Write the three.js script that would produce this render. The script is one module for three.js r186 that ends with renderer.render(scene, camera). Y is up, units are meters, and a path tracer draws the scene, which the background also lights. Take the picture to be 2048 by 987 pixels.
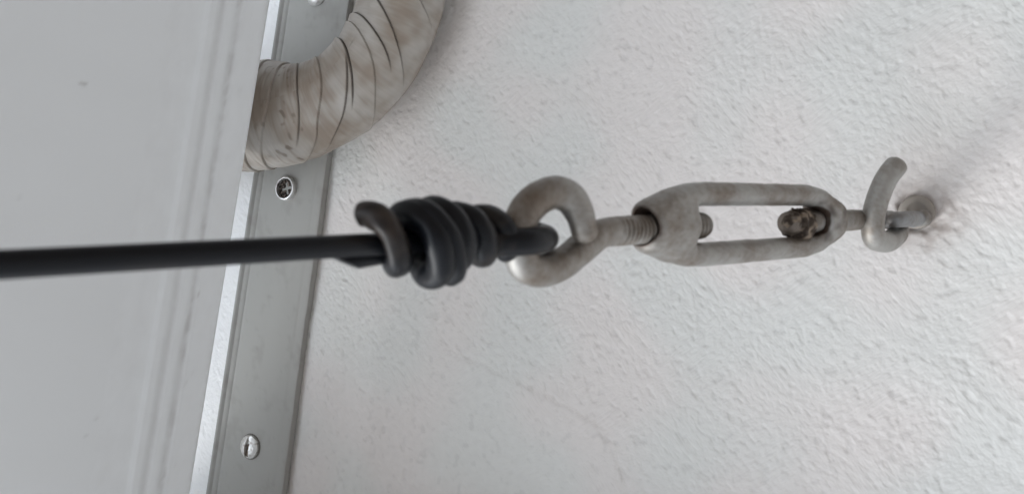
import * as THREE from 'three';
import { ImprovedNoise } from 'three/addons/math/ImprovedNoise.js';
import { MarchingCubes } from 'three/addons/objects/MarchingCubes.js';
import { mergeGeometries } from 'three/addons/utils/BufferGeometryUtils.js';

// ------------------------------------------------------------------ camera, sky, sun, exposure
const W = 2048, H = 987, F = 1480;                       // photo size and focal length in its pixels
const AX = new THREE.Vector3(0.15, 0.9887, 0);           // world axes written in the camera's own frame:
const AY = new THREE.Vector3(-0.886, 0.134, -0.443);     // the photo was taken with the phone turned a quarter,
AY.addScaledVector(AX, -AY.dot(AX)).normalize();         // looking up along a wall; up is towards the photo's left
const AZ = new THREE.Vector3().crossVectors(AX, AY);
const EYE = new THREE.Vector3(0, 2.0, 0.2717);
const dirW = (x, y, z) => { const p = new THREE.Vector3(x, y, z); return new THREE.Vector3(AX.dot(p), AY.dot(p), AZ.dot(p)); };

const scene = new THREE.Scene();
const camera = new THREE.PerspectiveCamera(2 * Math.atan(H / 2 / F) * 180 / Math.PI, W / H, 0.01, 200);
camera.position.copy(EYE);
camera.up.copy(dirW(0, 1, 0));
camera.lookAt(EYE.clone().add(dirW(0, 0, -1)));
camera.focus = 0.325;
camera.userData.fStop = 24;

const SUN = new THREE.Vector3(-0.70, 0.58, 0.42).normalize();   // hazy sun, kept off most of the view by the panel and a hood added above
{
  const w = 256, h = 128, d = new Float32Array(w * h * 4), v = new THREE.Vector3();
  for (let j = 0; j < h; j++) for (let i = 0; i < w; i++) {
    const la = ((j + 0.5) / h - 0.5) * Math.PI, lo = ((i + 0.5) / w - 0.5) * 2 * Math.PI;
    v.set(Math.cos(la) * Math.cos(lo), Math.sin(la), Math.cos(la) * Math.sin(lo));
    const up = Math.max(0, v.y), c = Math.max(0, v.dot(SUN));
    const z = Math.pow(up, 0.85), glow = 0.9 * Math.pow(c, 6) + 0.75 * Math.pow(c, 2.2);
    const k = (j * w + i) * 4, g = v.y < 0 ? 0.45 : 0.9;
    d[k] = g * (0.60 + 0.50 * z + glow * 0.98); d[k + 1] = g * (0.635 + 0.66 * z + glow); d[k + 2] = g * (0.665 + 0.92 * z + glow); d[k + 3] = 1;
  }
  const sky = new THREE.DataTexture(d, w, h, THREE.RGBAFormat, THREE.FloatType);
  sky.mapping = THREE.EquirectangularReflectionMapping; sky.magFilter = THREE.LinearFilter; sky.needsUpdate = true;
  scene.background = sky; scene.environment = sky;
}
const sun = new THREE.DirectionalLight(new THREE.Color(1, 0.975, 0.94), 0.9);
sun.position.copy(SUN).multiplyScalar(20); sun.castShadow = true; sun.shadow.radius = 46;
sun.shadow.mapSize.set(2048, 2048);
Object.assign(sun.shadow.camera, { left: -8, right: 8, top: 8, bottom: -8, near: 1, far: 60 });
scene.add(sun, sun.target);

const renderer = new THREE.WebGLRenderer({ antialias: true });
renderer.setSize(W / 2, H / 2);
renderer.toneMapping = THREE.LinearToneMapping;
renderer.toneMappingExposure = 1.72;
renderer.shadowMap.enabled = true;

// ------------------------------------------------------------------ helpers
const mm = 0.001;
const N = new ImprovedNoise();
const n3 = (x, y, z = 0) => N.noise(x + 131.7, y + 77.3, z + 41.9);
const sm = (a, b, x) => { const t = Math.min(1, Math.max(0, (x - a) / (b - a))); return t * t * (3 - 2 * t); };
const lerp = (a, b, t) => a + (b - a) * t;
let seed = 7;
const rnd = () => { seed = (seed * 1664525 + 1013904223) >>> 0; return seed / 4294967296; };
// a point seen at photo pixel (p, q), D millimetres in front of the lens
const px = (p, q, D) => dirW((p - W / 2) / F * D * mm, (H / 2 - q) / F * D * mm, -D * mm).add(EYE);
// where the sight line of a pixel meets a plane  axis = value
function onPlane(p, q, axis, value) {
  const d = dirW((p - W / 2) / F, (H / 2 - q) / F, -1);
  return EYE.clone().addScaledVector(d, (value - EYE[axis]) / d[axis]);
}
// distance of the cable and turnbuckle line at a pixel column
const lineD = (p) => { const k = (p - W / 2) / F; return 140 + 80 * (140 * k - 7.2) / (102 - 80 * k); };
const at = (p, q, off = 0) => px(p, q, lineD(p) + off);

const names = {};
function numbered(n) { const k = names[n] = (names[n] ?? -1) + 1; return k ? `${n}_${String(k).padStart(3, '0')}` : n; }
function thing(name, label, category, base) {
  const o = new THREE.Group(); o.name = numbered(name); o.position.copy(base); o.userData = { label, category }; scene.add(o); return o;
}
function part(name, geo, mat, parent, worldBase) {               // geometry is in world metres; stored relative to its thing
  const m = new THREE.Mesh(geo, mat); m.name = name;
  if (worldBase) geo.translate(-worldBase.x, -worldBase.y, -worldBase.z);
  m.castShadow = m.receiveShadow = true; parent.add(m); return m;
}
function paint(geo, fn) {                                          // vertex colours from a function of position
  const p = geo.attributes.position, c = new Float32Array(p.count * 3);
  for (let i = 0; i < p.count; i++) { const k = fn(p.getX(i), p.getY(i), p.getZ(i), i); c[3 * i] = k[0]; c[3 * i + 1] = k[1]; c[3 * i + 2] = k[2]; }
  geo.setAttribute('color', new THREE.BufferAttribute(c, 3)); return geo;
}
const mix3 = (a, b, t) => [lerp(a[0], b[0], t), lerp(a[1], b[1], t), lerp(a[2], b[2], t)];
function grid(nx, ny, fn) {                                        // fn(i, j) -> [x, y, z, u, v]
  const P = new Float32Array(nx * ny * 3), U = new Float32Array(nx * ny * 2), I = new Uint32Array((nx - 1) * (ny - 1) * 6);
  for (let j = 0, k = 0; j < ny; j++) for (let i = 0; i < nx; i++, k++) { const r = fn(i, j); P[3 * k] = r[0]; P[3 * k + 1] = r[1]; P[3 * k + 2] = r[2]; U[2 * k] = r[3]; U[2 * k + 1] = r[4]; }
  for (let j = 0, t = 0; j < ny - 1; j++) for (let i = 0; i < nx - 1; i++) { const a = j * nx + i, b = a + 1, c = a + nx, d = c + 1; I.set([a, b, d, a, d, c], t); t += 6; }
  const g = new THREE.BufferGeometry();
  g.setAttribute('position', new THREE.BufferAttribute(P, 3)); g.setAttribute('uv', new THREE.BufferAttribute(U, 2));
  g.setIndex(new THREE.BufferAttribute(I, 1)); g.computeVertexNormals(); return g;
}
// round bar along a smooth path; rad is a number or a function of (0..1); ends are domed
function bar(points, rad, seg = 120, sides = 28, opt = {}) {
  const curve = new THREE.CatmullRomCurve3(points, false, 'centripetal');
  const R = typeof rad === 'function' ? rad : () => rad;
  const fr = curve.computeFrenetFrames(seg, false);
  const rows = [], capN = 5;
  const r0 = R(0), r1 = R(1), d0 = opt.dome0 ?? 0.6, d1 = opt.dome1 ?? 0.6;
  for (let k = 0; k <= capN; k++) { const a = k / capN * Math.PI / 2; rows.push([0, -Math.cos(a) * r0 * d0, Math.max(1e-7, Math.sin(a) * r0)]); }
  for (let k = 1; k < seg; k++) rows.push([k, 0, R(k / seg)]);
  for (let k = 0; k <= capN; k++) { const a = k / capN * Math.PI / 2; rows.push([seg, Math.sin(a) * r1 * d1, Math.max(1e-7, Math.cos(a) * r1)]); }
  const pts = []; for (let k = 0; k <= seg; k++) pts.push(curve.getPointAt(k / seg));
  const g = grid(sides + 1, rows.length, (i, j) => {
    const [k, off, r] = rows[j], th = i / sides * 2 * Math.PI;
    let rr = r; if (opt.lump && r > 1e-6) rr *= 1 + opt.lump * n3(pts[k].x * 260, pts[k].y * 260 + Math.cos(th), pts[k].z * 260 + Math.sin(th));
    const c = -Math.cos(th) * rr, s = Math.sin(th) * rr, n = fr.normals[k], b = fr.binormals[k], t = fr.tangents[k];
    return [pts[k].x + c * n.x + s * b.x + off * t.x, pts[k].y + c * n.y + s * b.y + off * t.y, pts[k].z + c * n.z + s * b.z + off * t.z, i / sides, k / seg];
  });
  // close the seam of the normals
  const nn = g.attributes.normal, m = sides + 1;
  for (let j = 0; j < rows.length; j++) { const a = j * m, b = a + sides; const x = nn.getX(a) + nn.getX(b), y = nn.getY(a) + nn.getY(b), z = nn.getZ(a) + nn.getZ(b), l = Math.hypot(x, y, z) || 1; nn.setXYZ(a, x / l, y / l, z / l); nn.setXYZ(b, x / l, y / l, z / l); }
  return g;
}
// surface of a distance field, box lo..hi (mm), placed by a matrix
function field(lo, hi, n, sdf, matrix) {
  const mc = new MarchingCubes(n, new THREE.MeshBasicMaterial(), false, false, 400000);
  mc.isolation = 0; mc.reset();
  const q = (a, k) => lerp(lo[a], hi[a], k / n);
  for (let z = 0; z < n; z++) for (let y = 0; y < n; y++) for (let x = 0; x < n; x++) mc.field[x + y * n + z * n * n] = -sdf(q(0, x), q(1, y), q(2, z));
  mc.update();
  const c = mc.count, P = new Float32Array(c * 3), Nn = new Float32Array(c * 3), e = 0.06;
  for (let i = 0; i < c; i++) {
    const p = [0, 1, 2].map((a) => lerp(lo[a], hi[a], (mc.positionArray[3 * i + a] + 1) / 2));
    const g = [0, 1, 2].map((a) => { const A = p.slice(), B = p.slice(); A[a] += e; B[a] -= e; return sdf(...A) - sdf(...B); });
    const l = Math.hypot(...g) || 1;
    for (let a = 0; a < 3; a++) { P[3 * i + a] = p[a]; Nn[3 * i + a] = g[a] / l; }
  }
  const g = new THREE.BufferGeometry();
  g.setAttribute('position', new THREE.BufferAttribute(P, 3)); g.setAttribute('normal', new THREE.BufferAttribute(Nn, 3));
  if (matrix) g.applyMatrix4(matrix);
  return g;
}
const smin = (a, b, k) => { const h = Math.max(k - Math.abs(a - b), 0) / k; return Math.min(a, b) - h * h * k * 0.25; };
const smax = (a, b, k) => -smin(-a, -b, k);
const rbox = (x, y, z, a, b, c, r) => { const X = Math.abs(x) - a + r, Y = Math.abs(y) - b + r, Z = Math.abs(z) - c + r; return Math.hypot(Math.max(X, 0), Math.max(Y, 0), Math.max(Z, 0)) + Math.min(Math.max(X, Y, Z), 0) - r; };
function cone(x, y, z, A, B, ra, rb) {
  const d = [B[0] - A[0], B[1] - A[1], B[2] - A[2]], e = [x - A[0], y - A[1], z - A[2]];
  const t = Math.min(1, Math.max(0, (d[0] * e[0] + d[1] * e[1] + d[2] * e[2]) / (d[0] ** 2 + d[1] ** 2 + d[2] ** 2)));
  return Math.hypot(e[0] - d[0] * t, e[1] - d[1] * t, e[2] - d[2] * t) - lerp(ra, rb, t);
}

// ------------------------------------------------------------------ procedural materials
function grain(size, fn) {
  const d = new Uint8Array(size * size * 4);
  for (let j = 0, k = 0; j < size; j++) for (let i = 0; i < size; i++, k += 4) { const v = Math.max(0, Math.min(255, 255 * fn(i / size, j / size))); d[k] = d[k + 1] = d[k + 2] = v; d[k + 3] = 255; }
  const t = new THREE.DataTexture(d, size, size); t.magFilter = THREE.LinearFilter; t.wrapS = t.wrapT = THREE.RepeatWrapping; t.needsUpdate = true; return t;
}
const gritTex = grain(256, (u, v) => { // tileable fine grit
  const a = u * 2 * Math.PI, b = v * 2 * Math.PI, q = (f) => N.noise(Math.cos(a) * f + 9, Math.sin(a) * f + Math.cos(b) * f, Math.sin(b) * f + 5);
  return 0.5 + 0.3 * q(5) + 0.25 * q(11) + 0.12 * (rnd() - 0.5);
});
const wallMat = new THREE.MeshStandardMaterial({ vertexColors: true, roughness: 0.85, bumpMap: gritTex, bumpScale: 0.00025 });
const panelMat = new THREE.MeshStandardMaterial({ vertexColors: true, roughness: 0.55 });
const stripMat = new THREE.MeshStandardMaterial({ vertexColors: true, roughness: 0.85, metalness: 0.0 });
const steelMat = new THREE.MeshStandardMaterial({ vertexColors: true, roughness: 0.52, metalness: 0.66 });
const brightMat = new THREE.MeshStandardMaterial({ vertexColors: true, roughness: 0.38, metalness: 0.75 });
const rustMat = new THREE.MeshStandardMaterial({ vertexColors: true, roughness: 0.9, metalness: 0.1 });
const pvcMat = new THREE.MeshPhysicalMaterial({ vertexColors: true, roughness: 0.40, specularIntensity: 0.6 });
const hoseMat = new THREE.MeshStandardMaterial({ vertexColors: true, roughness: 0.45 });
const plugMat = new THREE.MeshStandardMaterial({ color: new THREE.Color(0.38, 0.345, 0.31), roughness: 0.9 });
const groundMat = new THREE.MeshStandardMaterial({ color: new THREE.Color(0.29, 0.28, 0.265), roughness: 0.95, bumpMap: gritTex, bumpScale: 0.002 });

const galv = (dirt = 0.5, base = [0.385, 0.375, 0.358], brown = [0.15, 0.105, 0.07]) => (x, y, z) => {
  const a = n3(x * 110, y * 110, z * 110) + 0.4 * n3(x * 380, y * 480, z * 480) + 0.3 * n3(x * 1300, y * 1300, z * 1300);
  const t = sm(0.35 - dirt * 1.3, 1.75 - dirt * 0.9, a + 0.35), g = 1 + 0.10 * n3(x * 900 + 5, y * 900, z * 900);
  const sp = sm(0.38, 0.62, n3(x * 1500, y * 1500, z * 1500 + 3)) * 0.18;
  return mix3(base, brown, Math.min(1, t * 0.75 + sp)).map((v) => v * g);
};

// ------------------------------------------------------------------ the setting: ground and wall
{
  const g = new THREE.PlaneGeometry(160, 160, 8, 8); g.rotateX(-Math.PI / 2);
  const uv = g.attributes.uv; for (let i = 0; i < uv.count; i++) uv.setXY(i, uv.getX(i) * 400, uv.getY(i) * 400);
  const m = new THREE.Mesh(g, groundMat); m.name = 'ground'; m.receiveShadow = true; m.userData = { kind: 'structure', label: 'pale dusty paving in front of the wall' }; scene.add(m);
}
const axisFrom = (fine, step, mid, midStep, far) => {              // fine samples in view, coarser outside
  const a = [];
  for (const f of far[0]) a.push(f);
  for (let v = mid[0]; v < fine[0] - 1e-6; v += midStep) a.push(v);
  for (let v = fine[0]; v < fine[1] - 1e-6; v += step) a.push(v);
  for (let v = fine[1]; v <= mid[1]; v += midStep) a.push(v);
  for (const f of far[1]) a.push(f);
  return a;
};
const HOOK = onPlane(1846, 433, 'z', 0);
const PATCH = onPlane(1060, 880, 'z', 0);
const ridge = [[760, 640], [868, 690], [905, 708], [960, 735], [1020, 760], [1075, 790], [1130, 815], [1190, 850], [1222, 890], [1240, 960], [1260, 1060]].map(([p, q]) => onPlane(p, q, 'z', 0));
function ridgeSide(x, y) {                                          // distance to the edge of the smooth filler patch, mm; positive inside
  let best = 1e9, side = 1;
  for (let i = 0; i + 1 < ridge.length; i++) {
    const A = ridge[i], B = ridge[i + 1], dx = B.x - A.x, dy = B.y - A.y, t = Math.min(1, Math.max(0, ((x - A.x) * dx + (y - A.y) * dy) / (dx * dx + dy * dy)));
    const ex = x - A.x - dx * t, ey = y - A.y - dy * t, d = Math.hypot(ex, ey);
    if (d < best) { best = d; side = Math.sign(dx * ey - dy * ex) || 1; }
  }
  return best * side * 1000;
}
const insideSign = Math.sign(ridgeSide(onPlane(1000, 900, 'z', 0).x, onPlane(1000, 900, 'z', 0).y));
const warp = (X, Y) => [X + 0.5 * n3(X / 4, Y / 4, 3), Y + 0.5 * n3(X / 4, Y / 4, 9)];
const turned = (X, Y, c, s) => [X * c - Y * s, X * s + Y * c];
const pit = (wx, wy) => { const [x, y] = turned(wx, wy, 0.6, 0.8); return sm(0.24, 0.55, 0.75 * (n3(x / 2.4, y / 2.4, 21.5) + n3(y / 2.9, x / 2.9, 27.5))); };
function stucco(x, y) {                                            // relief of the sprayed render, mm
  const X = x * 1000, Y = y * 1000;
  const [wx, wy] = warp(X, Y);
  const [ax, ay] = turned(wx, wy, 0.8, 0.6), [bx, by] = turned(wx, wy, 0.45, -0.893);
  const a = 0.7 * (n3(ax / 1.7, ay / 1.7, 0.4) + n3(bx / 1.9, by / 1.9, 13.6)), b = n3(bx / 0.95, by / 0.95, 5.3), c = 0.7 * (n3(ax / 4.6, by / 4.6, 8.2) + n3(bx / 4.1, ay / 4.1, 18.5)), p = pit(wx, wy);
  const coarse = 0.5 + 0.5 * sm(-0.3, 0.3, n3(X / 45, Y / 45, 2));
  let h = coarse * (0.20 * a + 0.13 * b) + 0.17 * c - 0.22 * p;
  const s = ridgeSide(x, y) * insideSign + 1.6 * n3(X / 7, Y / 7, 4), fade = 1 - sm(34, 66, Math.hypot(X - PATCH.x * 1000, Y - PATCH.y * 1000));
  h = lerp(h, h * 0.3, sm(-1, 3, s) * fade);
  h += 0.42 * sm(-1.6, 1.4, s) * (1 - sm(4, 40, s)) * fade;
  h += 0.9 * n3(X / 48, Y / 60, 6) + 0.35 * n3(X / 22, Y / 24, 7);
  const hr = Math.hypot(X - HOOK.x * 1000 - 1, Y - HOOK.y * 1000 - 1) + 1.8 * n3(X / 3.5, Y / 3.5, 15);
  h -= 1.6 * (1 - sm(5.2, 8.2, hr));
  return h;
}
{
  const cy = EYE.y;
  const xs = axisFrom([-0.18, 0.18], 0.00058, [-0.6, 0.6], 0.004, [[-4, -2.5, -1.2, -0.8], [0.8, 1.2, 2.5, 4]]);
  const ys = axisFrom([cy - 0.08, cy + 0.35], 0.00058, [cy - 0.45, cy + 0.6], 0.004, [[0, 0.8, 1.3], [2.8, 3.4, 5, 6.5]]);
  const front = grid(xs.length, ys.length, (i, j) => {
    const x = xs[i], y = ys[j], h = Math.abs(x) > 0.62 || y < cy - 0.46 || y > cy + 0.61 ? 0 : stucco(x, y);
    return [x, y, h * mm - 0.0004, x / 0.06, y / 0.06];
  });
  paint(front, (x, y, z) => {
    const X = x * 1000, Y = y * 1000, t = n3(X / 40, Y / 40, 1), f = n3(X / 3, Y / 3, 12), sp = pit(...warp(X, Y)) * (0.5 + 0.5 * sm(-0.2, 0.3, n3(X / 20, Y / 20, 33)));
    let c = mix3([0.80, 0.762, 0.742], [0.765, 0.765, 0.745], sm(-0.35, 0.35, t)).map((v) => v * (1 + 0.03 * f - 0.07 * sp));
    const gapLight = sm(0.272, 0.280, y - EYE.y); c = mix3(c, [0.91, 0.91, 0.91], gapLight);  // wall above the strip painted paler to carry the brightness of the lit gap
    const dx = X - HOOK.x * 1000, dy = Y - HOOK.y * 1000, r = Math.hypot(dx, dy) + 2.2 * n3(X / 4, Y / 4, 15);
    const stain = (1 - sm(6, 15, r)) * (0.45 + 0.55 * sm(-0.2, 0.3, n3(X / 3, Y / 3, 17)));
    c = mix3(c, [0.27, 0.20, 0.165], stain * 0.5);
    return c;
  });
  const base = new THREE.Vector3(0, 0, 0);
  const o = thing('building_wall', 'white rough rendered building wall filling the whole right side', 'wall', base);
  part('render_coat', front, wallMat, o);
  const core = new THREE.BoxGeometry(8, 6.5, 4); core.translate(0, 3.25, -2.004); paint(core, () => [0.72, 0.7, 0.69]);
  part('masonry', core, wallMat, o);
}

// unseen yard walls added to block light: one to the side, one behind the camera
{
  const yardMat = new THREE.MeshStandardMaterial({ color: new THREE.Color(0.15, 0.122, 0.10), roughness: 0.9, bumpMap: gritTex, bumpScale: 0.002 });
  const a = new THREE.Vector3(0.75, 0, 2), sw = thing('added_yard_wall', 'brown side wall of the yard, added to cut light, outside the picture beyond its top edge', 'wall', a);
  const g = new THREE.BoxGeometry(0.2, 5.5, 4); g.translate(0.85, 2.75, 2.02); part('masonry', g, yardMat, sw, a);
  const b = new THREE.Vector3(0.5, 0, 5.2), hw = thing('added_garden_wall', 'low brown garden wall added behind the camera to cut light', 'wall', b);
  const k = new THREE.BoxGeometry(5, 2.3, 0.25); k.translate(-0.9, 1.15, 5.3); part('masonry', k, yardMat, hw, b);
}

{  // unseen block added to keep sun and sky off the wall and strip
  const b = new THREE.Vector3(-0.155, EYE.y + 0.42, 0), sl = thing('added_shade_hood', 'small pale concrete hood added out of sight above the white panel to shade the wall', 'hood', b);
  const g = mergeGeometries([new THREE.BoxGeometry(0.22, 0.05, 0.21).translate(-0.155, EYE.y + 0.445, 0.097), new THREE.BoxGeometry(0.345, 0.05, 0.13).translate(0.1277, EYE.y + 0.445, 0.057)]); paint(g, () => [0.55, 0.53, 0.5]); part('concrete', g, wallMat, sl, b);
}

// ------------------------------------------------------------------ metal strip fixed to the wall, with its screws
{
  const T = 4 * mm;
  const u0 = onPlane(507, 345, 'z', T), u1 = onPlane(411, 987, 'z', T), l0 = onPlane(650, 330, 'z', T), l1 = onPlane(561, 987, 'z', T);
  const across = (P, Q, x) => P.y + (Q.y - P.y) * (x - P.x) / (Q.x - P.x);
  const base = new THREE.Vector3(0, (l0.y + l1.y) / 2, 0);
  const o = thing('metal_strip', 'flat grey painted metal strip with slotted screws running beside the white panel', 'metal strip', base);
  // section from the lower edge to the upper edge: [share of the width, height mm]
  const sec = [[0, 0.0], [0, 2.6], [0.004, 3.1], [0.012, 3.3], [0.10, 3.3], [0.118, 3.25], [0.125, 3.4], [0.2, 3.4], [0.4, 3.4], [0.6, 3.4], [0.8, 3.4], [0.855, 3.4], [0.866, 3.0], [0.878, 3.0], [0.888, 3.6], [0.93, 3.7], [0.938, 3.2], [0.95, 3.2], [0.962, 4.2], [0.99, 4.5], [1, 4.0], [1, 0]];
  const xs = []; for (let x = -1.0; x < -0.2; x += 0.05) xs.push(x); for (let x = -0.2; x < 0.2; x += 0.0015) xs.push(x); for (let x = 0.2; x <= 0.74; x += 0.05) xs.push(x);
  const dense = []; for (let k = 0; k + 1 < sec.length; k++) { const n = Math.max(1, Math.round(Math.abs(sec[k + 1][0] - sec[k][0]) / 0.03)); for (let i = 0; i < n; i++) dense.push([lerp(sec[k][0], sec[k + 1][0], i / n), lerp(sec[k][1], sec[k + 1][1], i / n)]); } dense.push(sec.at(-1));
  const g = grid(xs.length, dense.length, (i, j) => {
    const x = xs[i], yl = across(l0, l1, x), yu = across(u0, u1, x), [f, h] = dense[j];
    const wob = f < 0.13 ? 0.25 * n3(x * 90, f * 3, 3) * mm : 0;
    return [x, lerp(yl, yu, f) + wob, (h + 0.12 * n3(x * 30, f * 4)) * mm - 0.0002, x / 0.06, f];
  });
  paint(g, (x, y, z, i) => {
    const f = g.attributes.uv.getY(i), e = sm(0.86, 0.9, f) * 0.35 + (1 - sm(0, 0.02, f)) * 0.4;
    const d = sm(0.1, 0.5, n3(x * 60, y * 60) + 0.5 * n3(x * 300, y * 300)) * 0.22, s = sm(0.45, 0.6, n3(x * 420, y * 420)) * 0.15;
    return mix3([0.40, 0.395, 0.375], [0.22, 0.2, 0.18], Math.min(1, d + s + e * 0.5));
  });
  part('bar', g, stripMat, o, base);

  const flat = (P, turn) => new THREE.Matrix4().makeTranslation(P.x - base.x, P.y - base.y, P.z).multiply(new THREE.Matrix4().makeRotationZ(turn)).scale(new THREE.Vector3(mm, mm, mm));
  const Z0 = 3.2 * mm;
  // slotted domed screw, lower in the picture
  {
    const P = onPlane(498, 893, 'z', Z0 + 0.001);
    const dome = (x, y, z) => { const r = Math.hypot(x, y); let d = Math.max(Math.hypot(x, y, z + 7.6) - 9.7, -z - 0.6, r - 5.5); d = smax(d, -Math.max(Math.abs(y + 0.12 * x) - 1.3, -(z - 0.15 - 0.06 * x)), 0.35); return d + 0.10 * n3(x, y, z) ; };
    const s = part('screw', paint(field([-6.5, -6.5, -1.2], [6.5, 6.5, 3.2], 64, dome, flat(P, 0.06)), (x, y, z) => { const n = n3(x * 500, y * 500); return mix3([0.78, 0.77, 0.75], [0.3, 0.24, 0.2], sm(0.15, 0.6, n) * 0.6); }), brightMat, o);
    s.userData.label = 'silver slotted screw with a clean head';
    const w = new THREE.TorusGeometry(5.7, 0.42, 8, 40); w.applyMatrix4(flat(new THREE.Vector3(P.x, P.y, Z0 + 0.0002), 0)); paint(w, () => [0.2, 0.19, 0.17]);
    part('dirt_ring', w, rustMat, s);
    const sl = new THREE.BoxGeometry(9.6, 2.3, 0.25, 8, 2, 1); sl.applyMatrix4(flat(new THREE.Vector3(P.x, P.y, P.z + 0.0001), -0.06)); paint(sl, (x, y) => mix3([0.1, 0.07, 0.05], [0.3, 0.26, 0.22], sm(-0.2, 0.5, n3(x * 400, y * 400))));
    part('slot', sl, rustMat, s);
  }
  // sunk rusty cross screw inside a bright ring
  {
    const P = onPlane(574, 377, 'z', Z0);
    const cup = (x, y, z) => { const r = Math.hypot(x, y); return smax(smax(rbox(r, 0, z - 0.7, 5.7, 1, 1.5, 0.5), -(r - 4.7 + 0.25 * (z - 2.2)) , 0.3), -z - 0.8, 0.2); };
    const s = part('screw', paint(field([-6.6, -6.6, -1.4], [6.6, 6.6, 3], 60, cup, flat(P, 0)), (x, y) => mix3([0.8, 0.79, 0.78], [0.3, 0.25, 0.22], sm(0.2, 0.6, n3(x * 400, y * 400)) * 0.6)), brightMat, o);
    s.userData.label = 'sunken rusty cross-head screw in a bright ring';
    const rec = (x, y, z) => { const r = Math.hypot(x, y); let d = Math.max(r - 4.7, Math.abs(z + 0.1) - 0.6); const c = Math.min(Math.max(Math.abs(x) - 0.7, Math.abs(y) - 3.1), Math.max(Math.abs(y) - 0.7, Math.abs(x) - 3.1)); d = smax(d, -Math.max(c, -(z + 0.3)), 0.2); return d + 0.22 * n3(x * 1.1, y * 1.1, z) + 0.2 * n3(x * 2.4, y * 2.4, 4); };
    part('rusty_head', paint(field([-5.2, -5.2, -1.2], [5.2, 5.2, 1.2], 60, rec, flat(P, 0.35)), (x, y) => mix3([0.035, 0.026, 0.022], [0.26, 0.21, 0.18], sm(0.0, 0.55, n3(x * 900, y * 900) + 0.4 * n3(x * 2000, y * 2000)))), rustMat, s);
  }
  // plain round head at the top of the picture
  {
    const P = onPlane(631, -12, 'z', Z0 + 0.001);
    const dome = (x, y, z) => Math.max(Math.hypot(x, y, z + 4.2) - 6.8, -z - 0.6);
    const s = part('screw', paint(field([-6.5, -6.5, -1.2], [6.5, 6.5, 3.4], 48, dome, flat(P, 0)), (x, y) => [0.8, 0.8, 0.79]), brightMat, o);
    s.userData.label = 'round bright screw head beside the taped pipe';
  }
}

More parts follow.
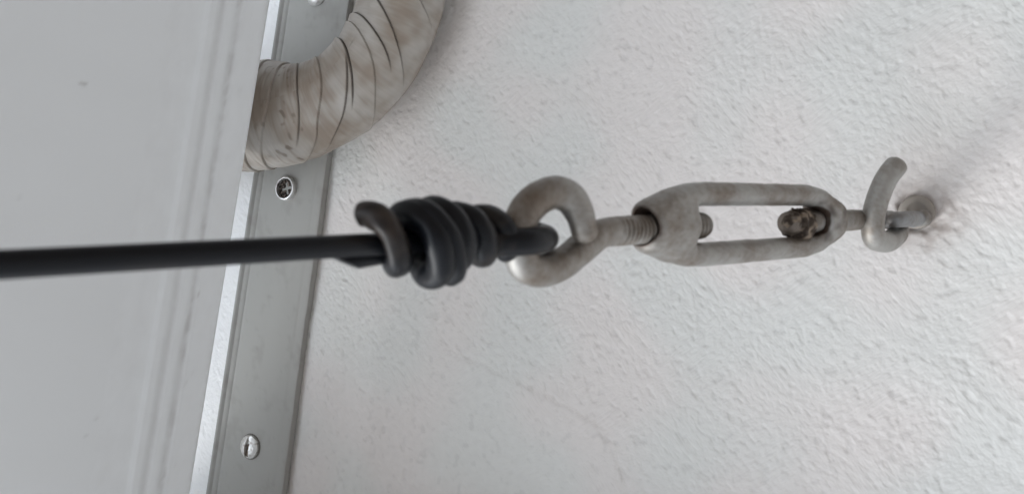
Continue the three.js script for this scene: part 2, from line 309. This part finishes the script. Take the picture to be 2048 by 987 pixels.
// ------------------------------------------------------------------ white panel overhead with grooved rim
{
  const h = EYE.y + 0.226;
  const E0 = onPlane(541, 0, 'y', h), E1 = onPlane(380, 987, 'y', h);
  const slope = (E1.z - E0.z) / (E1.x - E0.x), edge = (x) => E0.z + slope * (x - E0.x);
  const TILT = 24 * Math.PI / 180, ct = Math.cos(TILT), st = Math.sin(TILT);   // rises away from the wall
  const lay = (x, d, y) => [x, h + d * st * mm + y * ct * mm, edge(x) + d * ct * mm - y * st * mm];   // d along the panel, y out of its upper side
  const hit = (p, q) => { const dr = dirW((p - W / 2) / F, (H / 2 - q) / F, -1), f = (t) => { const P = EYE.clone().addScaledVector(dr, t); return (P.y - h) * ct - (P.z - edge(P.x)) * st; }; const t = -f(0) / (f(1) - f(0)); return EYE.clone().addScaledVector(dr, t); };
  const base = new THREE.Vector3(0, h, edge(0) + 0.35);
  const o = thing('canopy_panel', 'smooth white plastic panel with a grooved rim at the left', 'panel', base);
  const xs = axisFrom([-0.22, 0.22], 0.002, [-0.3, 0.3], 0.02, [[-0.30], [0.45, 0.6, 0.74]]);
  // underside rim: [distance from the edge mm, drop mm]
  const prof = [[0, -24], [0, -1.2], [0.35, -0.4], [1.2, 0], [4, 0], [9.2, 0], [9.9, 0.1], [10.8, -0.55], [11.9, -0.55], [12.8, 0.1], [13.6, 0.25], [16.2, 0.25], [17.0, -0.25], [18.0, -0.3], [19.0, 0.35], [22, 0.4], [23.2, -0.15], [25, -0.3], [30, -0.3], [36, -0.3]];
  const rows = []; for (let k = 0; k + 1 < prof.length; k++) { const n = Math.max(1, Math.round((prof[k + 1][0] - prof[k][0]) / 0.8)); for (let i = 0; i < n; i++) rows.push([lerp(prof[k][0], prof[k + 1][0], i / n), lerp(prof[k][1], prof[k + 1][1], i / n)]); } rows.push(prof.at(-1));
  const tone = [0.865, 0.885, 0.90];
  const rim = grid(xs.length, rows.length, (i, j) => { const x = xs[xs.length - 1 - i], [d, y] = rows[j]; return [...lay(x, d, -(y + 0.4 * n3(x * 9, d / 110))), x, d]; });
  paint(rim, (x, y, z, i) => {
    const d = rim.attributes.uv.getY(i), k = n3(x * 110, d / 4) + 0.6 * n3(x * 330, d / 1.5);
    const g1 = Math.exp(-((d - 11.2) ** 2) / 1.1) * (0.5 + 0.8 * sm(-0.3, 0.5, k)), g2 = Math.exp(-((d - 17.4) ** 2) / 1.5) * 0.28, sp = sm(0.62, 0.8, k) * Math.exp(-((d - 9.5) ** 2) / 8) * 0.5;
    return mix3(tone, [0.30, 0.27, 0.25], Math.min(0.85, 0.26 * g1 + 0.5 * g2 + 0.5 * sp + 0.04 * (k + 0.5)));
  });
  part('rim', rim, panelMat, o, base);
  const spots = [[166, 168, 1.1, 0.5], [36, 394, 0.8, 0.25], [190, 835, 0.9, 0.25], [172, 872, 0.7, 0.2], [345, 655, 0.6, 0.3], [355, 330, 0.6, 0.2], [280, 92, 0.6, 0.2]].map(([p, q, r, s]) => [hit(p, q), r, s]);
  const xs2 = axisFrom([-0.22, 0.22], 0.0012, [-0.3, 0.3], 0.02, [[-0.30], [0.45, 0.6, 0.74]]);
  const ds2 = []; for (let d = 36; d < 330; d += 1.2) ds2.push(d); ds2.push(330, 420, 560, 680);
  const sheet = grid(xs2.length, ds2.length, (i, j) => { const x = xs2[xs2.length - 1 - i], d = ds2[j]; return [...lay(x, d, 0.3 - 0.4 * n3(x * 9, d / 110)), x, d]; });
  paint(sheet, (x, y, z) => {
    let t = 0.05 * (0.4 + n3(x * 14, z * 14) + 0.5 * n3(x * 50, z * 20)); for (const [P, r, s] of spots) t = Math.max(t, s * (1 - sm(r * 0.4, r * 1.3, Math.hypot(x - P.x, y - P.y, z - P.z) * 1000)));
    return mix3(tone, [0.34, 0.34, 0.32], Math.max(0, t));
  });
  part('sheet', sheet, panelMat, o, base);
  const top = grid(2, 2, (i, j) => [...lay(i ? 0.74 : -0.30, j ? 680 : 0, 24), i, j]); paint(top, () => tone);
  part('top_skin', top, panelMat, o, base);
  const fr = grid(2, 2, (i, j) => [...lay(i ? 0.74 : -0.30, 680, j ? 24 : 0.3), i, j]); paint(fr, () => tone);
  part('front_edge', fr, panelMat, o, base);
  const br = new THREE.BoxGeometry(0.012, 0.30, 0.085); br.translate(-0.174, EYE.y + 0.168, 0.0445); paint(br, () => tone); part('shade_plate', br, panelMat, o, base);  // unseen plate added to stop sun entering the slit behind the panel
  const br2 = new THREE.BoxGeometry(0.012, 0.30, 0.085); br2.translate(0.19, EYE.y + 0.168, 0.0445); paint(br2, () => tone); part('shade_plate', br2, panelMat, o, base);  // second added plate, cutting light at the other end of the strip
}

// ------------------------------------------------------------------ taped pipe
{
  const spec = [[300, 250, 38, 24.5], [400, 240, 34, 24.5], [500, 232, 31, 24.0], [550, 229, 29.5, 22.8], [602, 224, 27.5, 20.6], [644, 210, 25.5, 18.8], [683, 190, 24, 17.9], [740, 138, 21.5, 17.5], [772, 88, 20, 17.3], [797, 25, 19, 17.6], [812, -45, 18.5, 17.8], [820, -130, 18.5, 17.8], [822, -260, 18.5, 17.8]];
  const pts = spec.map(([p, q, z]) => onPlane(p, q, 'z', z * mm));
  const curve = new THREE.CatmullRomCurve3(pts, false, 'centripetal');
  const seg = 1200, sides = 300, L = curve.getLength() * 1000, fr = curve.computeFrenetFrames(seg, false);
  const P = [], R = [];
  const lens = []; { const M = 2000; for (const p of pts) { let best = 0, bd = 1e9; for (let k = 0; k <= M; k += 4) { const d = curve.getPointAt(k / M).distanceTo(p); if (d < bd) { bd = d; best = k / M; } } lens.push(best); } }
  for (let k = 0; k <= seg; k++) { const t = k / seg; P.push(curve.getPointAt(t)); let i = 0; while (i < lens.length - 2 && t > lens[i + 1]) i++; R.push(lerp(spec[i][3], spec[i + 1][3], sm(0, 1, (t - lens[i]) / (lens[i + 1] - lens[i])))); }
  const tOf = (p, q, z) => { const a = onPlane(p, q, 'z', z * mm); let best = 0, bd = 1e9; for (let k = 0; k <= 1000; k++) { const d = curve.getPointAt(k / 1000).distanceTo(a); if (d < bd) { bd = d; best = k / 1000; } } return best * L; };
  // wraps: [position along (mm), lean (mm), lean phase, step mm, groove darkness, start angle, end angle]
  // wraps: [position along (mm) on the near side, bulge, lean, step mm, groove darkness, start and end angle]
  const seams = [[tOf(604, 222, 27) + 10, 10, 4, 0.5, 0.6, -1.0, 0.9], [tOf(704, 178, 23) + 11, 18, 10, 0.7, 0.8, 0.2, 1.5], [tOf(712, 172, 23) + 9.5, 15, 8, 0.7, 1.0, -1.5, 0.8], [tOf(778, 95, 20.5) + 4.5, 12, 6, 0.7, 1.0, -1.2, 0.9], [tOf(797, 62, 19.5) + 8, 10, 13, 0.7, 1.0, -1.4, 1.5],
    [tOf(655, 205, 25) + 9, 14, 7, 0.55, 0.12, -3, 3], [tOf(560, 228, 29) + 9, 9, 5, 0.55, 0.2, -3, 3], [tOf(530, 230, 29) + 9, 8, 4, 0.5, 0.25, -3, 3], [tOf(748, 130, 21) + 8, 12, 8, 0.5, 0.12, -3, 3], [tOf(812, -45, 18.5), 9, 8, 0.6, 1.0, -1.5, 1.5]];
  const ang = [];
  for (let k = 0; k <= seg; k++) { const t = fr.tangents[k], w = new THREE.Vector3(0, 0, 1).addScaledVector(t, -t.z).normalize(); ang.push([w, new THREE.Vector3().crossVectors(t, w)]); }
  const info = new Float32Array((sides + 1) * (seg + 1) * 2);
  const g = grid(sides + 1, seg + 1, (i, k) => {
    const th = i / sides * 2 * Math.PI, [w, b] = ang[k], s = k / seg * L;
    let r = R[k], dark = 0;
    const ta = th > Math.PI ? th - 2 * Math.PI : th;
    for (const [s0, bulge, lean, step, dk, th0, th1] of seams) {
      const d = s - s0 - bulge * (Math.cos(th) - 1) + lean * Math.sin(th) - 0.9 * n3(Math.cos(th) * 1.3, Math.sin(th) * 1.3 + s0 * 0.3, 3);
      const on = sm(th0 - 0.25, th0 + 0.1, ta) * (1 - sm(th1 - 0.1, th1 + 0.25, ta));
      r += step * (d < 0 ? Math.exp(d / 9) : 0) * 1.5 * on;                   // the upper layer ends here
      r -= 0.75 * (0.15 + 0.85 * dk) * Math.exp(-(d * d) / 0.07) * on;
      dark = Math.max(dark, dk * on * Math.exp(-(d * d) / 0.09));
    }
    const near = 1 - sm(0.2, 0.42, k / seg);
    const wr = n3(s / 2.1, th * 1.1, 4) + 0.6 * n3(s / 0.9, th * 1.6, 6);
    r += (0.07 + 0.36 * near) * wr + 0.35 * n3(s / 14, th * 1.2, 2);
    const q = (k * (sides + 1) + i) * 2; info[q] = dark; info[q + 1] = wr;
    const c = Math.cos(th) * r * mm, e = Math.sin(th) * r * mm, p = P[k];
    return [p.x + c * w.x + e * b.x, p.y + c * w.y + e * b.y, p.z + c * w.z + e * b.z, th, s];
  });
  { const nn = g.attributes.normal, m = sides + 1; for (let j = 0; j <= seg; j++) { const a = j * m, b = a + sides, x = nn.getX(a) + nn.getX(b), y = nn.getY(a) + nn.getY(b), z = nn.getZ(a) + nn.getZ(b), l = Math.hypot(x, y, z); nn.setXYZ(a, x / l, y / l, z / l); nn.setXYZ(b, x / l, y / l, z / l); } }
  const ringD = seams[0][0];
  paint(g, (x, y, z, i) => {
    const th = g.attributes.uv.getX(i), s = g.attributes.uv.getY(i), dark = info[2 * i], wr = info[2 * i + 1], cs = Math.cos(th), sn = Math.sin(th);
    const blot = n3(s / 16, cs * 1.3, sn * 1.3) + 0.5 * n3(s / 5, cs * 3, sn * 3), fine = n3(s / 1.2, cs * 4, sn * 4);
    let c = mix3([0.49, 0.46, 0.425], [0.33, 0.275, 0.225], sm(-0.6, 0.6, blot + 0.22 * wr));
    const nearW = 1 - sm(ringD - 4, ringD + 40, s);
    c = mix3(c, [0.27, 0.215, 0.175], nearW * 0.5 * sm(0.05, 0.7, wr + 0.35 * blot));
    c = c.map((v) => v * (1 + 0.08 * fine));
    const nearR = Math.exp(-((s - ringD + 9) ** 2) / 90);
    c = mix3(c, [0.17, 0.13, 0.10], 0.75 * nearR * sm(0.32, 0.6, n3(s / 2.2, cs * 6, sn * 6) + 0.25 * wr));
    return mix3(c, [0.05, 0.04, 0.035], 0.9 * dark);
  });
  const base = P[Math.round(seg / 2)].clone(); base.z = 0;
  const o = thing('taped_pipe', 'bent pipe wrapped in dirty beige tape, lying against the wall over the grey strip', 'pipe', base);
  part('tape_wrapping', g, hoseMat, o, base);
  const pe = P[seg].clone(), run = bar([pe.clone().addScaledVector(fr.tangents[seg], -0.006), pe.clone().addScaledVector(fr.tangents[seg], 0.03), new THREE.Vector3(0.45, pe.y - 0.01, 0.0195), new THREE.Vector3(0.755, pe.y - 0.012, 0.0195)], 17.9 * mm, 160, 60, { lump: 0.02 });
  part('tape_wrapping', paint(run, (x, y, z) => mix3([0.52, 0.49, 0.455], [0.37, 0.315, 0.265], sm(-0.4, 0.6, n3(x * 60, y * 60, z * 60) + 0.4 * n3(x * 400, y * 90, z * 90)))), hoseMat, o, base);
}

// ------------------------------------------------------------------ turnbuckle
const A0 = at(1290, 452), A1 = at(1662, 440);
const aDir = A1.clone().sub(A0).normalize();
const uDir = dirW(-0.02, 1, 0).addScaledVector(aDir, -dirW(-0.02, 1, 0).dot(aDir)).normalize();
const vDir = new THREE.Vector3().crossVectors(aDir, uDir);
{
  const base = A0.clone().lerp(A1, 0.5);
  const o = thing('turnbuckle', 'weathered galvanised steel turnbuckle with eye and hook, stretched from the black cable to the wall', 'turnbuckle', base);
  const Lb = A0.distanceTo(A1) * 1000;
  const roll = 0.10, u = uDir.clone().multiplyScalar(Math.cos(roll)).addScaledVector(vDir, Math.sin(roll)), v = new THREE.Vector3().crossVectors(aDir, u);
  const M = new THREE.Matrix4().makeBasis(aDir, u, v).setPosition(A0.clone().sub(base)).scale(new THREE.Vector3(mm, mm, mm));
  const body = (x, y, z) => {
    const ay = Math.abs(y);
    const zz = z * 0.76, leg = (A, B, ra, rb) => cone(x, ay, zz, A, B, ra, rb);
    let d = leg([20, 6.9, 0], [Lb - 14, 6.8, 0], 2.75, 2.75);
    d = Math.min(d, leg([Lb - 14, 6.8, 0], [Lb - 8, 5.9, 0], 2.75, 2.75), leg([Lb - 8, 5.9, 0], [Lb - 3.6, 3.9, 0], 2.75, 2.7), leg([Lb - 3.6, 3.9, 0], [Lb - 1.2, 1.9, 0], 2.7, 2.5));
    d = Math.min(d, leg([20, 6.9, 0], [14, 6.6, 0], 2.75, 2.75), leg([14, 6.6, 0], [7, 5.2, 0], 2.75, 2.7), leg([7, 5.2, 0], [0.8, 3.0, 0], 2.7, 2.3));
    const rr = Math.hypot(y, z);
    const b0 = smax(rr - lerp(4.9, 5.9, sm(-1, 11, x)), Math.abs(x - 6.4) - 6.4, 2.2), b1 = smax(rr - 5.3, Math.abs(x - Lb + 3.9) - 3.9, 1.5);
    d = smin(d, b0, 2.6); d = smin(d, b1, 2.6);
    d = smax(d, -Math.max(rr - 3.75, x - 9), 0.5);                      // threaded bores
    d = smax(d, -Math.max(rr - 3.9, -(x - Lb + 5)), 0.5);
    return d + 0.10 * n3(x / 4, y / 4, z / 4) + 0.07 * n3(x / 1.3, y / 1.3, z / 1.3 + 7);
  };
  const gal = galv(0.55);
  const bodyG = paint(field([-3, -11, -8.5], [Lb + 3, 11, 8.5], 112, body, M), (x, y, z) => {
    const p = new THREE.Vector3(x, y, z).add(base).sub(A0), a = p.dot(aDir) * 1000, r = Math.sqrt(Math.max(0, p.lengthSq() * 1e6 - a * a));
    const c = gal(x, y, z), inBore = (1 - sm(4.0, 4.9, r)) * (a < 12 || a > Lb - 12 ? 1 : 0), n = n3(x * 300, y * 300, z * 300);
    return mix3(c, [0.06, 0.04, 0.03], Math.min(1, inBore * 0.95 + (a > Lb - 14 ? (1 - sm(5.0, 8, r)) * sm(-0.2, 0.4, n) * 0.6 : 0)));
  });
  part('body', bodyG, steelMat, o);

  // eye bolt: bent ring, shank with thread
  const ring = [[1262, 456, 0], [1225, 462, 0], [1196, 470, 0.3], [1165, 494, 0.8], [1128, 524, 1], [1085, 541, 0.6], [1052, 531, 0], [1040, 500, -0.3], [1038, 462, -0.5], [1050, 424, -0.8], [1078, 396, -1.5], [1112, 384, -2.4], [1140, 396, -3.4], [1158, 424, -4.2], [1170, 464, -4.4]];
  const ringG = bar(ring.map((r) => at(...r)), (t) => lerp(2.75, 3.15, sm(0.05, 0.2, t)) * (1 - 0.16 * sm(0.84, 1, t)) * mm, 220, 32, { lump: 0.035, dome1: 0.8 });
  const gal2 = galv(0.62);
  const e = part('eye_bolt', paint(ringG, gal2), steelMat, o, base);
  const spin = (P0, Q0, prof) => { // lathe along P0 -> Q0, prof: [mm along, radius mm]
    const d = Q0.clone().sub(P0).normalize(), g = new THREE.LatheGeometry(prof.map(([a, r]) => new THREE.Vector2(r * mm, a * mm)), 40);
    g.applyMatrix4(new THREE.Matrix4().compose(P0, new THREE.Quaternion().setFromUnitVectors(new THREE.Vector3(0, 1, 0), d), new THREE.Vector3(1, 1, 1))); return g;
  };
  const T0 = at(1206, 464), T1 = at(1412, 450), Lt = T0.distanceTo(T1) * 1000, tp = [[-0.5, 0.01], [0, 2.6], [0.4, 2.85], [2.4, 3.05], [3.0, 2.7], [3.4, 3.0]];
  for (let a = 3.8; a < Lt - 2.8; a += 1.25) tp.push([a, 3.08], [a + 0.4, 3.1], [a + 0.65, 2.6], [a + 1.0, 2.62]);
  tp.push([Lt - 1.8, 3.0], [Lt - 0.7, 2.6], [Lt - 0.1, 1.6], [Lt, 0.01]);
  part('thread', paint(spin(T0, T1, tp), (x, y, z) => { const p = new THREE.Vector3(x, y, z).sub(T0), a = p.dot(aDir), rr = Math.sqrt(Math.max(0, p.lengthSq() - a * a)) * 1000; return mix3(galv(0.62)(x, y, z), [0.1, 0.075, 0.055], a > 0.0035 ? (1 - sm(2.62, 3.02, rr)) * 0.85 : 0); }), steelMat, e, base);

  // hook bolt
  const hook = [[1716, 440, 0], [1742, 438, 1], [1770, 438, 2.2], [1792, 446, 2.5], [1797, 462, 1.5], [1786, 477, -1.5], [1768, 483, -5.5], [1750, 476, -8.5], [1746, 458, -9.5], [1748, 430, -9.8], [1755, 402, -9.9], [1766, 372, -10], [1778, 350, -10], [1792, 332, -10]];
  const hookG = bar(hook.map(([p, q, o2]) => px(p, q, lineD(1745) + 3 + o2 + (p > 1745 && o2 > -5 ? (lineD(p) - lineD(1745)) * 0.7 : 0))), (t) => lerp(2.75, 3.1, sm(0.1, 0.4, t)) * mm, 200, 30, { lump: 0.03, dome1: 0.75 });
  const hk = part('hook_bolt', paint(hookG, galv(0.42, [0.41, 0.40, 0.38])), steelMat, o, base);
  const S0 = at(1572, 446), S1 = at(1722, 439), Ls = S0.distanceTo(S1) * 1000, sp = [[0, 0.0005], [0.05, 1.2], [0.1, 2.3], [0.7, 2.9]];
  for (let a = 1.2; a < Ls - 5; a += 0.9) sp.push([a, 3.0], [a + 0.25, 3.02], [a + 0.5, 2.82], [a + 0.7, 2.84]);
  sp.push([Ls - 4.5, 2.95], [Ls - 2.6, 2.95], [Ls - 2.2, 2.55], [Ls - 1.7, 2.55], [Ls - 1.3, 2.9], [Ls - 0.4, 2.9], [Ls, 2.4], [Ls + 0.2, 0.01]);
  part('thread', paint(spin(S0, S1, sp), (x, y, z) => { const p = new THREE.Vector3(x, y, z).sub(S0).dot(aDir) * 1000; return mix3(galv(0.55)(x, y, z), [0.13, 0.095, 0.07], (1 - sm(9, 15, p)) * 0.7); }), steelMat, hk, base);
  // corroded lump on the bolt end inside the window
  const Q = at(1588, 449).sub(base), MR = new THREE.Matrix4().makeBasis(aDir, uDir, vDir).setPosition(Q).scale(new THREE.Vector3(mm, mm, mm));
  const rag = (x, y, z) => { const rr = Math.hypot(y, z); let d = Math.max(rr - 4.1 + 0.5 * n3(x / 2, y / 2, z / 2), Math.abs(x - 2.2) - 2.4 + 0.7 * n3(y / 1.6, z / 1.6, 3)); d = smin(d, Math.hypot(x + 1.6, y - 0.8, z - 0.6) - 2.6, 1.2); d = smax(d, -(Math.hypot(x + 0.6, (y + 3.0) * 1.5, z - 2.2) - 1.7), 0.4); return d + 0.35 * n3(x / 1.1, y / 1.1, z / 1.1 + 9); };
  const lump = part('rusty_end', paint(field([-6, -6, -6], [6.5, 6, 6], 56, rag, MR), (x, y, z) => mix3([0.055, 0.04, 0.03], [0.30, 0.24, 0.185], sm(-0.15, 0.4, n3(x * 420, y * 420, z * 420) + 0.4 * n3(x * 1100, y * 1100, z * 1100)))), rustMat, hk);
  lump.userData.label = 'rusty bolt end inside the turnbuckle frame';
}

// ------------------------------------------------------------------ screw eye in the wall
{
  const base = HOOK.clone();
  const o = thing('screw_eye', 'small steel screw eye set in the rust-stained wall, holding the turnbuckle hook', 'screw eye', base);
  const eye = [[1850, 436, 0], [1836, 437, -3], [1826, 437, -8], [1808, 438, -13], [1792, 439, -11.5], [1783, 440, -6], [1786, 440, 0], [1800, 439, 3.5], [1818, 438, 3], [1830, 440, 0]];
  const D0 = 236;
  const g = bar(eye.map(([p, q, f]) => px(p, q, lerp(lineD(p), D0, 0.35) + f)), 2.35 * mm, 140, 24, { lump: 0.03 });
  part('ring', paint(g, galv(0.55, [0.34, 0.35, 0.36])), steelMat, o, base);
  const q0 = px(1846, 436, 233), q1 = HOOK.clone(); q1.z = -0.006;
  part('shank', paint(bar([q0, q0.clone().lerp(q1, 0.5), q1], 2.5 * mm, 20, 20), galv(0.6)), steelMat, o, base);
  const c = onPlane(1834, 424, 'z', 0);
  const pl = new THREE.LatheGeometry([[0.01, -2], [5.4, -2], [5.4, 0.1], [5.0, 0.8], [4.2, 1.1], [2.9, 1.25], [2.7, 0.6], [0.01, 0.5]].map(([r, y]) => new THREE.Vector2(r * mm, y * mm)), 36);
  pl.rotateX(Math.PI / 2); pl.translate(c.x, c.y, 0.0002);
  part('wall_plug', pl, plugMat, o, base);
}

// ------------------------------------------------------------------ black cable tied to the eye
{
  const K0 = at(1012, 474), K1 = at(0, 529);
  const w = K0.clone().sub(K1).normalize();                        // towards the wall
  const e1 = dirW(0, 0, 1).addScaledVector(w, -dirW(0, 0, 1).dot(w)).normalize(), e2 = new THREE.Vector3().crossVectors(w, e1).multiplyScalar(-1);
  if (e2.dot(dirW(0, 1, 0)) < 0) e2.negate();
  const far = K1.clone().addScaledVector(w, (2.2 - K1.z) / w.z);
  const base = K0.clone();
  const o = thing('black_cable', 'black plastic coated cable with a wound knot through the steel eye', 'cable', base);
  const black = (x, y, z) => { const t = sm(0.2, 0.7, n3(x * 160, y * 160, z * 160) + 0.4 * n3(x * 700, y * 700, z * 700)); return mix3([0.004, 0.005, 0.008], [0.032, 0.026, 0.022], t * 0.5); };
  const main = [far, K1.clone().lerp(far, 0.5), K1.clone().lerp(far, 0.1), K1, K1.clone().lerp(K0, 0.33), K1.clone().lerp(K0, 0.7), K1.clone().lerp(K0, 0.98)];
  part('strand', paint(bar(main, 1.82 * mm, 400, 28), black), pvcMat, o, base);
  {
    const b = new THREE.Vector3(far.x, 0, far.z + 0.04), post = thing('line_post', 'slim timber post behind the camera that carries the far end of the cable', 'post', b);
    const g = new THREE.CylinderGeometry(0.04, 0.045, far.y + 0.1, 20); g.translate(b.x, (far.y + 0.1) / 2, b.z); paint(g, () => [0.25, 0.18, 0.12]); part('shaft', g, rustMat, post, b);
    const c = new THREE.TorusGeometry(0.047, 0.004, 8, 32); c.rotateX(Math.PI / 2); c.translate(b.x, far.y, b.z); paint(c, black); part('cable_band', c, pvcMat, post, b);
  }
  const along = (p) => { // point of the cable axis under photo column p
    let a = 0, b = 1; const col = (P) => { const d = P.clone().sub(EYE); const cx = AX.clone().multiplyScalar(d.x).addScaledVector(AY, d.y).addScaledVector(AZ, d.z); return W / 2 + F * cx.x / -cx.z; };
    const Z = K0.clone().addScaledVector(w, 0.03); for (let k = 0; k < 40; k++) { const m = (a + b) / 2; col(K1.clone().lerp(Z, m)) < p ? a = m : b = m; } return K1.clone().lerp(Z, (a + b) / 2);
  };
  const turns = [[724, 4.9, 86], [733, 5.0, 74], [746, 4.8, 52], [757, 4.4, 28], [767, 4.1, 0], [778, 3.9, -40], [789, 3.6, -80], [802, 3.8, -130], [812, 4.0, -180], [814, 4.3, -230],
    [812, 4.5, -270], [822, 5.1, -315], [838, 6.0, -360], [849, 6.2, -405], [855, 5.5, -445], [862, 4.8, -490], [868, 4.6, -540], [862, 4.9, -590],
    [864, 5.3, -630], [876, 5.6, -675], [893, 5.0, -720], [898, 4.4, -765], [905, 3.8, -805], [916, 4.0, -860], [922, 4.0, -900], [918, 4.2, -950],
    [916, 4.3, -990], [926, 4.5, -1035], [943, 4.0, -1080], [954, 3.3, -1130], [962, 3.0, -1170], [964, 3.2, -1220], [962, 3.4, -1260], [962, 3.6, -1310],
    [968, 3.8, -1350], [982, 3.7, -1395], [995, 3.2, -1440], [1003, 2.7, -1480], [1008, 2.4, -1520]];
  const kp = turns.map(([p, r, deg]) => { const a = deg * Math.PI / 180, c = along(p); return c.addScaledVector(e1, r * mm * Math.cos(a)).addScaledVector(e2, r * mm * Math.sin(a)); });
  const kg = bar(kp, (t) => (2.28 - 0.3 * (1 - sm(0.06, 0.12, t)) + 0.12 * Math.sin(t * 37) + 0.08 * Math.sin(t * 91) + 0.3 * Math.exp(-(((t - 0.33) / 0.06) ** 2))) * mm, 620, 28, { dome0: 0.35, lump: 0.14 });
  part('knot', paint(kg, (x, y, z, i) => mix3(black(x, y, z), [0.052, 0.039, 0.031], (1 - sm(0.03, 0.10, kg.attributes.uv.getY(i))) * (0.55 + 0.45 * n3(x * 500, y * 500, z * 500)))), pvcMat, o, base);
  const over = [[806, 3.0, 150], [818, 4.9, 100], [832, 6.1, 50], [856, 7.1, 5], [878, 6.9, -40], [888, 5.9, -80], [890, 4.6, -125], [886, 3.4, -170]];
  const op = over.map(([p, rr, deg]) => { const a = deg * Math.PI / 180; return along(p).addScaledVector(e1, rr * mm * Math.cos(a)).addScaledVector(e2, rr * mm * Math.sin(a)); });
  part('knot', paint(bar(op, (t) => (1.75 + 0.25 * Math.sin(t * 9)) * mm, 160, 24, { lump: 0.08 }), black), pvcMat, o, base);
  const loop = [[940, 483, -1.5], [985, 484, -2.5], [1025, 484, -4.5], [1060, 482, -5.6], [1082, 479, -4.4], [1091, 476, 0], [1080, 471, 4.8], [1050, 464, 6], [1015, 460, 3.5], [970, 462, 1]];
  part('loop', paint(bar(loop.map((r) => at(...r)), 2.5 * mm, 160, 28), black), pvcMat, o, base);
  const t0 = at(775, 508, 2), t1 = at(672, 526, 3), tail = bar([t0, t0.clone().lerp(t1, 0.5), t1], 1.5 * mm, 40, 20, { dome1: 0.05 });
  { const p = tail.attributes.position, d = t1.clone().sub(t0).normalize(), q = new THREE.Vector3(); for (let i = 0; i < p.count; i++) { q.fromBufferAttribute(p, i).sub(t1); if (q.dot(d) > -0.004) { const s = q.dot(e2) * 1.6 - 0.0012; q.addScaledVector(d, s * sm(-0.004, 0, q.dot(d))); q.add(t1); p.setXYZ(i, q.x, q.y, q.z); } } tail.computeVertexNormals(); }
  part('cut_end', paint(tail, black), pvcMat, o, base);
}

renderer.render(scene, camera);
